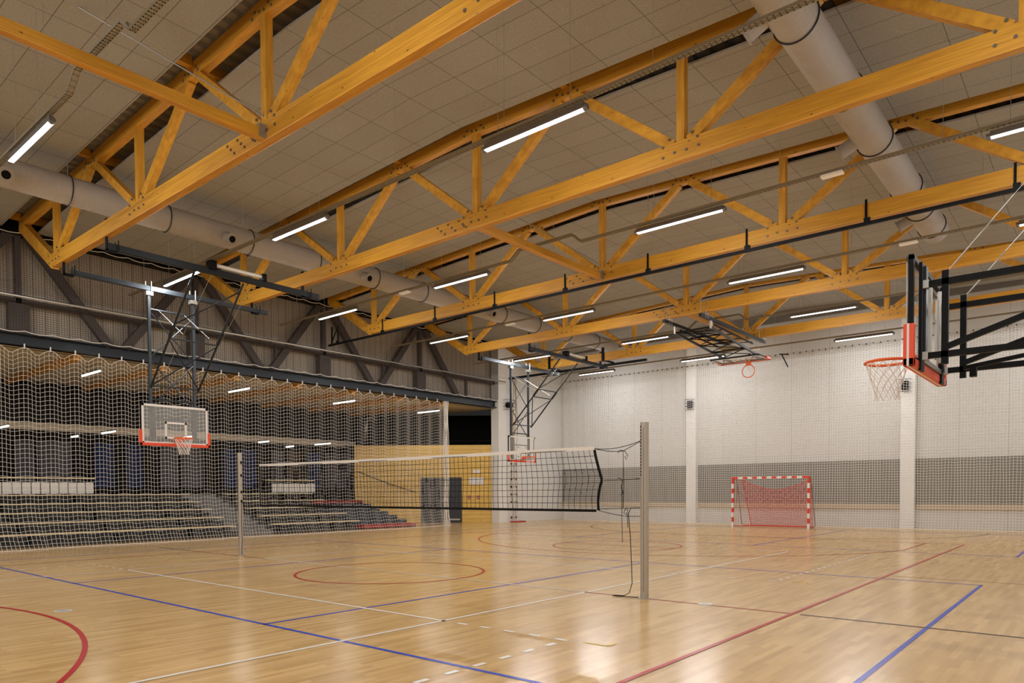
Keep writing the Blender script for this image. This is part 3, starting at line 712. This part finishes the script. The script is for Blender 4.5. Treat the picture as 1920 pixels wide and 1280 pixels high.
# folded-up basket under the fourth bay
def folded():
    r = empty('folded_basket', (0, 15, 7.0), 'basketball unit folded up flat under the roof, hoop hanging down over the goal', 'basketball hoop')
    for s_ in (-.64, .62):
        part(MB().box(s_-.05, s_+.05, 12.2, 17.75, 7.02, 7.12), 'ceiling_rail', 'dark_steel', r)
        for y in (12.42, 12.58, 17.42, 17.58):
            part(MB().tube([(s_-.09, y, 7.0), (s_-.09, y, 7.58), (s_+.09, y, 7.58), (s_+.09, y, 7.0)], .01, 5), 'strap_bolt', 'galv', r)
        m = MB(); m.bar((s_, 13.0, 7.02), (s_, 13.0, 6.78), .05, .12); part(m, 'pivot_hanger', 'galv', r)
        part(MB().bar((s_, 13.0, 6.82), (s_, 16.95, 6.50), .06, .07), 'mast_tube', 'dark_steel', r)
        part(MB().bar((s_*.96, 13.3, 6.95), (s_*.96, 16.6, 6.85), .04, .05), 'strut_tube', 'black_paint', r)
    for y in (13.0, 13.9, 14.9, 15.9, 16.9):
        z_ = 6.82-.081*(y-13); part(MB().tube([(-.64, y, z_), (.62, y, z_)], .022, 6), 'cross_tube', 'black_paint', r)
        if y < 16: part(MB().tube([(-.64, y, z_), (.62, y+.95, z_-.08)], .016, 6), 'cross_brace', 'black_paint', r); part(MB().tube([(.62, y, z_), (-.64, y+.95, z_-.08)], .016, 6), 'cross_brace', 'black_paint', r)
    part(MB().box(-.28, .34, 15.4, 16.0, 6.62, 6.66), 'counter_plate', 'board_ceiling', r)
    for y in (13.6, 14.5, 15.4, 16.2): part(MB().tube([(-.6, y, 6.93), (.6, y+.35, 6.9)], .016, 6), 'cross_brace', 'black_paint', r)
    # board lies horizontal, face down
    B = lambda a, z_, d: Vector((.12+a, 17.12-z_, 6.30-d))
    backboard_parts(r, B)
    for s_ in (-.5, .6): part(MB().bar((s_, 16.9, 6.5), (s_, 16.6, 6.36), .05, .05), 'mount_arm', 'dark_steel', r)
    c = Vector((.30, 16.97, 5.93))
    rim_parts(r, c, Vector((0, 0, -1)), Vector((0, -1, 0)), Vector((1, 0, 0)), False)
folded()

# ------------------------------------------------------------------ black curtain rail under the third truss
cr = empty('curtain_rail', (0, 7.35, 7.08), 'long black curtain rail strapped under the third truss', 'rail')
part(MB().box(-12.1, 12.2, 7.33, 7.40, 7.05, 7.115), 'rail', 'black_paint', cr)
for x in (-11.6, -9.03, -6.4, -3.8, -1.18, 1.42, 4.0, 6.55, 9.1, 11.7):
    m = MB(); m.box(x-.022, x+.022, 7.395, 7.415, 7.13, 7.60); m.box(x-.03, x+.09, 7.34, 7.415, 7.11, 7.20); part(m, 'strap', 'black_paint', cr)
m = MB(); m.bar((-11.9, 7.36, 7.08), (-11.9, 7.36, 7.75), .05, .05); m.bar((-11.9, 7.36, 7.2), (-11.5, 7.36, 7.75), .03, .03); part(m, 'end_bracket', 'black_paint', cr)
# far climbing-rope rail and ropes
rr = empty('rope_rail', (-9, 18.2, 7.15), 'black steel climbing rope rail high in the far left corner', 'rail')
part(MB().box(-12.3, 1.5 if False else -4.6, 18.15, 18.25, 7.08, 7.18), 'rail', 'black_paint', rr)
for x in (-9.2, -6.3): part(MB().box(x-.05, x+.05, 17.42, 18.25, 7.18, 7.24), 'support_arm', 'black_paint', rr); part(MB().box(x-.06, x+.06, 17.38, 17.42, 7.15, 7.75), 'support_plate', 'black_paint', rr)
ro = empty('climbing_ropes', (-12.05, 18.2, 3), 'bundle of pale climbing ropes and rope ladder tied back against the white pier', 'rope')
for k, x in enumerate((-12.12, -12.02, -11.92, -11.82)):
    pts = [(x+.012*math.sin(z_*2.3+k), 18.2+.05*math.sin(z_*1.7+k*2), z_) for z_ in [7.05-.3*i for i in range(13)]]
    part(MB().tube(pts, .016, 6), 'rope', 'rope', ro, smooth=True)
for s_ in (0, .32):
    pts = [(-12.1+.05*math.sin(z_*3+s_*9), 18.1+s_+.07*math.sin(z_*2.1), z_) for z_ in [3.1-.12*i for i in range(26)]]
    part(MB().tube(pts, .014, 6), 'ladder_rope', 'rope', ro, smooth=True)
for i in range(8): z_ = 2.9-.38*i; part(MB().tube([(-12.1, 18.08, z_), (-12.08, 18.48, z_+.02)], .02, 6), 'ladder_rung', 'rope', ro); [part(MB().tube([(-12.1, 18.08+q, z_-.05), (-12.1, 18.08+q, z_+.05)], .03, 6), 'knot', 'black_cord', ro) for q in (0, .4)]
part(MB().box(-12.2, -11.9, 18.1, 19.0, 0, .05), 'foot_plate', 'sign_red', ro)

# ------------------------------------------------------------------ nets
HK = 0.63
def sag(s, top):               # scalloped between hooks
    return top*(1-abs(math.cos(PI*s/HK)))
hooks = []
# lower divider net (white)
NY0, NY1, NH = -10.0, 13.85, 5.52
u = []; y = NY0
while y < NY1:
    u.append(y); y += .105 if y < 10.8 else (.075 if y < 13.3 else .05)
nvr = 45
def bulge(y, t):               # foot of the net pushed out over the floor
    b = .62 if y < -2.2 else (.42 if y < 3 else .30+.1*math.sin(y*1.3))
    return b*max(0, (t-.72)/.28)**2
def P(i, j):
    y = u[i]; t = j/(nvr-1)
    s = y-.03
    f = .055*math.cos(2*PI*s/HK)*(1-.35*t)
    z_ = NH*(1-t) - sag(s, .045+.15*math.exp(-t*7))*(1 if t < .97 else .3) + .02
    yy = y + (.25*math.sin(y*2.1+1)*max(0, t-.8)*(1 if 5 < y < 11 else .35))
    return (-12.32+f+bulge(y, t)+.05*math.sin(y*.9)*t, yy, max(.012, z_))
m = MB(); net(m, P, len(u), nvr, .0038)
cn = empty('divider_net', (-12.35, 3, 0), 'tall white mesh divider net hung under the steel girder in front of the stands', 'net')
part(m, 'mesh', 'white_net', cn)
m = MB(); pts = [P(i, nvr-1) for i in range(0, len(u))]; m.tube(pts, .012, 5); part(m, 'foot_cord', 'white_net', cn)
m = MB(); pts = [P(i, 0) for i in range(0, len(u))]; m.tube(pts, .008, 4); part(m, 'head_cord', 'white_net', cn)
m = MB()
for dy in (0, .05, .1, .16, .21):
    for dx in (-.05, .04): m.tube([(-12.3+dx+.02*math.sin(z_*3+dy*40), 13.66+dy+.02*math.sin(z_*2+dx*50), z_) for z_ in [5.6-.28*i for i in range(21)]], .014, 4)
part(m, 'edge_bundle', 'white_net', cn)
k = math.ceil(NY0/HK)
while k*HK < NY1:
    y = k*HK+.03
    part(MB().box(-12.345, -12.315, y-.015, y+.015, 5.52, 5.66), 'hook', 'white', cn); k += 1
# upper dark net in front of the girder
un = empty('upper_net', (-12.2, 4, 7), 'fine dark mesh net stretched over the steel girder, above the divider net', 'net')
NU = 400
m = MB(); net(m, lambda i, j: (-12.17, -10+27.2*i/(NU-1), 5.97+2.62*j/43 - (.03*abs(math.sin(PI*i/12)) if j == 43 else 0)), NU, 44, .0052)
part(m, 'mesh', 'dark_net', un)
m = MB()
for z_, s_ in ((8.62, 1), (5.97, 1)):
    pts = [(-12.15, -10+27.2*i/160, z_-.05*abs(math.sin(PI*(i % 4)/4))) for i in range(161)]; m.tube(pts, .011, 4)
part(m, 'border_cord', 'white_net', un)
# ball net in front of the end wall
wn = empty('wall_net', (0, 22.2, 0), 'pale mesh ball net covering the white end wall behind the goal', 'net')
WX0, WX1 = -11.65, 12.25; nU = int((WX1-WX0)/.1)+1; nV = 73
def PW(i, j):
    x = WX0+.1*i; t = 1-j/(nV-1); z_ = 7.32*(1-t)
    a = abs(math.cos(PI*x/.257*.5)) if False else abs(((x/.514) % 1)*2-1)
    near = max(.15, 1-t*1.1)
    return (x+.012*math.sin(x*9+z_*1.5), 22.03+.03*math.cos(2*PI*x/.514)*near-(.12*max(0, (t-.93)/.07)), max(.01, z_-.10*a*near*(1-t*.3)))
m = MB(); net(m, PW, nU, nV, .0054); part(m, 'mesh', 'wall_net', wn)
m = MB(); x = WX0+.1
while x < WX1: m.box(x-.018, x+.018, 22.0, 22.05, 7.31, 7.35); x += .257
part(m, 'hook_row', 'black_paint', wn)
m = MB(); m.tube([(WX0, 21.9, .012), (WX1, 21.9, .012)], .010, 4); part(m, 'foot_cord', 'wall_net', wn)
m = MB(); m.tube([(WX0, 22.03, 7.36), (WX1, 22.03, 7.36)], .006, 4); part(m, 'head_wire', 'galv', wn)

# ------------------------------------------------------------------ volleyball posts, net, ropes
def post(x, r_, label, marks=False):
    o = empty('volleyball_post', (x, 0, 0), label, 'post', 'volleyball net posts')
    sgn = -1 if x > 0 else 1
    part(MB().tube([(x, 0, 0), (x, 0, 2.477)], r_, 24), 'pole', 'alu', o, smooth=False)
    part(MB().cyl((x, 0, 2.475), (x, 0, 2.49), r_*1.02, 24), 'pole_cap', 'alu', o)
    part(MB().box(x+.2*r_, x+.32*r_, -r_*1.04, -r_*.8, .1, 2.42), 'groove', 'alu_d', o)
    part(MB().cyl((x, 0, 0), (x, 0, .008), r_*1.5, 24), 'floor_collar', 'galv', o)
    if marks:
        m = MB(); 
        for k in range(16):
            z_ = 2.43-.045*k; m.box(x-r_*.62, x-r_*.42, -r_*1.0, -r_*.84, z_-.012, z_+.012)
        part(m, 'height_scale', 'line_black', o)
    else:
        m = MB()
        for z_ in (2.26, 1.95, 1.55, 1.33): m.box(x+r_*.9, x+r_*1.2, -.02, .02, z_-.03, z_+.03)
        part(m, 'winch_fitting', 'black_paint', o)
        part(MB().tube([(x+r_*1.2, 0, 1.3), (x+r_*1.3, -.02, .8), (x+r_*1.9, -.02, .4), (x+r_*1.1, -.02, .05)], .006, 5), 'loose_cord', 'black_cord', o)
    return o
post(5.47, .060, 'near silver volleyball post with small red height marks, standing right of the net', True)
post(-5.52, .055, 'far silver volleyball post, in front of the white divider net')
vn = empty('volleyball_net', (0, 0, 1.7), 'volleyball net with white top tape and black mesh stretched across the court', 'net')
def edge(t): return 4.63+.13*(t/.5)**1.15 if t < .5 else 4.76-.06*(t-.5)*2-.03*math.sin(2*PI*(t-.5))
def PN(i, j):
    s = -4.62+9.25*i/92; t = j/9; tt = 2.15-(.015*math.sin(PI*(s+4.62)/9.25))
    x = s + (edge(t)-4.63)*max(0, (s-2.2)/2.43)**2
    return (x, .012*math.sin(s*3+t*5), tt-.90*t)
m = MB(); net(m, PN, 93, 10, .0042); part(m, 'net_mesh', 'black_cord', vn)
m = MB()
for i in range(40):
    a = -4.64+9.27*i/40; b = -4.64+9.27*(i+1)/40
    za = 2.19-.015*math.sin(PI*i/40); zb_ = 2.19-.015*math.sin(PI*(i+1)/40)
    for q in (-.005, .005): m.quad((a, q, za-.05), (b, q, zb_-.05), (b, q, zb_+.005), (a, q, za+.005))
part(m, 'top_tape', 'white', vn)
m = MB(); m.bar((-4.62, 0, 1.235), (4.66, 0, 1.235), .010, .04, (0, 1, 0)); part(m, 'bottom_tape', 'black_cord', vn)
m = MB()
for k in range(12):
    t = k/12; t2 = (k+1)/12
    m.bar((edge(t), 0, 2.14-.90*t), (edge(t2), 0, 2.14-.90*t2), .012, .04, (0, 1, 0))
part(m, 'side_tape', 'black_cord', vn)
part(MB().bar((-4.62, 0, 2.14), (-4.62, 0, 1.235), .012, .03, (0, 1, 0)), 'side_tape', 'black_cord', vn)
def rope(pts, name='tension_cord', r_=.005): part(MB().tube(pts, r_, 5), name, 'black_cord', vn, smooth=True)
def cat(a, b, s_, n=10): a = Vector(a); b = Vector(b); return [a.lerp(b, i/n)-Vector((0, 0, s_*4*(i/n)*(1-i/n))) for i in range(n+1)]
rope(cat((4.63, 0, 2.16), (5.41, -.02, 2.235), .045)); rope(cat((4.63, 0, 2.16), (5.12, 0, 2.105), .02)+cat((5.12, 0, 2.105), (5.41, -.02, 2.225), .0)[1:])
rope([(5.12, 0, 2.11), (5.13, 0, 1.6), (5.12, 0, 1.28)], r_=.0045); rope([(5.03, 0, 2.08), (5.08, 0, 2.12), (5.15, 0, 2.10), (5.2, 0, 2.03), (5.17, 0, 1.98), (5.15, 0, 2.03)])
rope(cat((4.80, 0, 1.69), (5.41, -.02, 1.70), .005)); rope([(5.02, 0, 1.71), (5.08, 0, 1.71), (5.11, 0, 1.66), (5.09, 0, 1.58), (5.12, 0, 1.5), (5.08, 0, 1.47)], r_=.006); rope([(5.10, 0, 1.58), (5.10, 0, 1.08), (5.11, 0, .78)], r_=.0045)
rope(cat((4.70, 0, 1.26), (5.41, -.02, 1.285), .0), r_=.004); rope(cat((4.70, 0, 1.24), (5.2, 0, 1.16), .01)+[Vector((5.41, -.02, 1.165))], r_=.0045)
rope([(5.19, 0, 1.285), (5.15, 0, 1.25), (5.13, 0, 1.21), (5.17, 0, 1.19), (5.2, 0, 1.23), (5.19, 0, 1.27)]); rope([(5.19, 0, 1.2), (5.2, 0, 1.0)])
rope([(5.41, -.02, 1.285), (5.26, -.02, 1.28), (5.22, -.02, 1.2), (5.25, -.02, .9), (5.27, -.02, .5), (5.28, -.02, .2), (5.24, -.03, .06), (5.16, -.04, .015), (5.02, -.06, .012), (5.0, -.1, .012), (5.08, -.12, .012), (5.2, -.08, .012), (5.4, -.05, .012)], r_=.006)
rope(cat((-4.62, 0, 2.17), (-5.46, 0, 2.22), .02)); rope(cat((-4.62, 0, 1.24), (-5.46, 0, 1.29), .02)); rope(cat((-4.62, 0, 1.7), (-5.46, 0, 1.72), .02))

# ------------------------------------------------------------------ handball goal
gl = empty('handball_goal', (0, 20, 0), 'red and white striped handball goal with red net against the end wall', 'goal')
def striped(a, b, n0, w_=.08):
    m = MB(); a = Vector(a); b = Vector(b); L = (b-a).length; d = (b-a)/L; t = 0; red = True
    segs = [.28]; 
    while sum(segs) < L-.01: segs.append(.2 if L-sum(segs) > .4 or True else L-sum(segs))
    for k, s_ in enumerate(segs):
        t2 = min(L, t+s_); m.bar(a+d*t, a+d*t2, w_, w_, (0, 1, 0), mi=0 if red else 1); red = not red; t = t2
    return m
part(striped((-1.54, 20, 2.08), (-1.54, 20, 0), 0), 'goal_post', ['goal_red', 'white'], gl)
part(striped((1.54, 20, 2.08), (1.54, 20, 0), 0), 'goal_post', ['goal_red', 'white'], gl)
m = MB()
xs = [-1.58, -1.30]; 
while xs[-1] < 1.28: xs.append(xs[-1]+.2)
xs[-1] = 1.30; xs.append(1.58)
for k in range(len(xs)-1): m.bar((xs[k], 20, 2.04), (xs[k+1], 20, 2.04), .082, .082, (0, 1, 0), mi=0 if (k % 2 == 0 or k == len(xs)-2) else 1)
part(m, 'crossbar', ['goal_red', 'white'], gl)
for s_ in (-1.54, 1.54):
    part(MB().tube([(s_, 20.04, 2.0), (s_*.985, 20.35, 2.0), (s_*.985, 20.95, .06), (s_, 20.04, .03)], .016, 6), 'depth_frame', 'alu_d', gl)
part(MB().tube([(-1.5, 20.95, .04), (1.5, 20.95, .04)], .02, 6), 'rear_bar', 'goal_red', gl)
def PG(i, j):
    s = i/44; t = j/24; zt = 1.93-.42*4*s*(1-s)*(1-abs(s-.5)*.3); x0 = -1.30+2.78*s; x1 = -1.08+2.55*s
    yy = 20.45+.42*t
    return (x0+(x1-x0)*t, yy, zt*(1-t)+.03)
m = MB(); net(m, PG, 45, 25, .0075); part(m, 'goal_net', 'goal_net', gl)
m = MB(); m.tube([PG(i, 0) for i in range(45)], .014, 5); m.tube([PG(0, j) for j in range(25)], .016, 5); m.tube([PG(i, 24) for i in range(45)], .022, 5); part(m, 'net_border', 'goal_red', gl)
for s_, xi in ((-1, 0), (1, 44)):
    m = MB()
    def PS(i, j, xi=xi, s_=s_):
        t = j/24; a = Vector((s_*1.52, 20.03, 2.0*(1-t)+.03)); b = Vector(PG(xi, j)); return a.lerp(b, i/7)
    net(m, PS, 8, 25, .0032); part(m, 'side_net', 'goal_net', gl)
m = MB(); m.tube([(-1.5, 20.05, .03), (-1.0, 20.6, .02), (-1.08, 20.87, .03)], .012, 5); part(m, 'net_foot_cord', 'goal_net', gl)

# ------------------------------------------------------------------ caged boxes on the columns, wall bracket, wall socket
for x, lb in ((-4.55, 'small black caged loudspeaker on the left wall column'), (4.45, 'small black caged loudspeaker on the right wall column, beneath the hoop')):
    r = empty('caged_speaker', (x, 22.15, 5.55), lb, 'loudspeaker', 'caged loudspeakers on the columns')
    part(MB().box(x-.11, x+.11, 22.12, 22.27, 5.40, 5.74), 'speaker_box', 'black_paint', r, bevel=.01)
    m = MB()
    for dx in (-.2, -.07, .07, .2): m.tube([(x+dx, 22.26, 5.33), (x+dx, 22.09, 5.33), (x+dx, 22.09, 5.81), (x+dx, 22.26, 5.81)], .008, 4)
    for dz in (5.33, 5.49, 5.65, 5.81): m.tube([(x-.2, 22.26, dz), (x-.2, 22.09, dz), (x+.2, 22.09, dz), (x+.2, 22.26, dz)], .008, 4)
    part(m, 'wire_cage', 'black_paint', r)
r = empty('net_pulley', (-.1, 22.1, 7.2), 'small black hinged bracket at the top of the wall net', 'bracket')
part(MB().bar((-.30, 21.93, 7.35), (.10, 21.9, 7.28), .03, .04), 'upper_arm', 'black_paint', r)
part(MB().bar((-.20, 21.93, 7.33), (.08, 21.9, 6.75), .03, .04), 'lower_arm', 'black_paint', r)
o = MB().box(XL, XL+.03, 20.15, 20.35, .52, .62).build('wall_outlet', 'white', loc=(XL, 20.25, .57), bevel=.005); tag(o, 'small white wall outlet low on the far left wall', 'outlet')
r = empty('wall_fan', (-12.2, 18.0, 5.85), 'small black caged device at the end of the steel girder on the white pier', 'device')
part(MB().cyl((-12.27, 18.0, 5.8), (-12.0, 18.0, 5.8), .14, 16), 'housing', 'black_paint', r)
m = MB()
for dz in (-.25, -.08, .08, .25): m.tube([(-12.27, 17.7, 5.8+dz), (-12.0, 17.7, 5.8+dz), (-12.0, 18.3, 5.8+dz), (-12.27, 18.3, 5.8+dz)], .008, 4)
for dy in (-.3, 0, .3): m.tube([(-12.0, 18+dy, 5.55), (-12.0, 18+dy, 6.05)], .008, 4)
part(m, 'wire_cage', 'black_paint', r)

# ------------------------------------------------------------------ world and camera
W = D.worlds.new('world'); bpy.context.scene.world = W; W.use_nodes = True
W.node_tree.nodes['Background'].inputs[0].default_value = (.9, .85, .8, 1); W.node_tree.nodes['Background'].inputs[1].default_value = .02
cx, cy, ch, yaw, pitch, roll, f, sx, sy = 10.45738, -8.91239, 1.52812, 2.27066, -0.02703, -0.00537, 1327.6894, -6.28828, 317.01415
fwv = Vector((math.cos(yaw)*math.cos(pitch), math.sin(yaw)*math.cos(pitch), math.sin(pitch)))
rt = Vector((math.sin(yaw), -math.cos(yaw), 0)); up = rt.cross(fwv)
c, s = math.cos(roll), math.sin(roll); R = rt*c+up*s; U = -rt*s+up*c
cam = D.cameras.new('camera'); co = D.objects.new('camera', cam); COL.objects.link(co)
co.matrix_world = Matrix(((R.x, U.x, -fwv.x, cx), (R.y, U.y, -fwv.y, cy), (R.z, U.z, -fwv.z, ch), (0, 0, 0, 1)))
cam.sensor_width = 36; cam.lens = f/1920*36; cam.shift_x = -sx/1920; cam.shift_y = sy/1920; cam.clip_end = 200; cam.clip_start = .05
sc = bpy.context.scene; sc.camera = co
sc.view_settings.view_transform = 'Standard'; sc.view_settings.look = 'None'; sc.view_settings.exposure = 0.0
sc.cycles.use_denoising = True
sc.cycles.max_bounces = 8; sc.cycles.diffuse_bounces = 5; sc.cycles.caustics_reflective = False; sc.cycles.caustics_refractive = False
sc.cycles.sample_clamp_indirect = 3
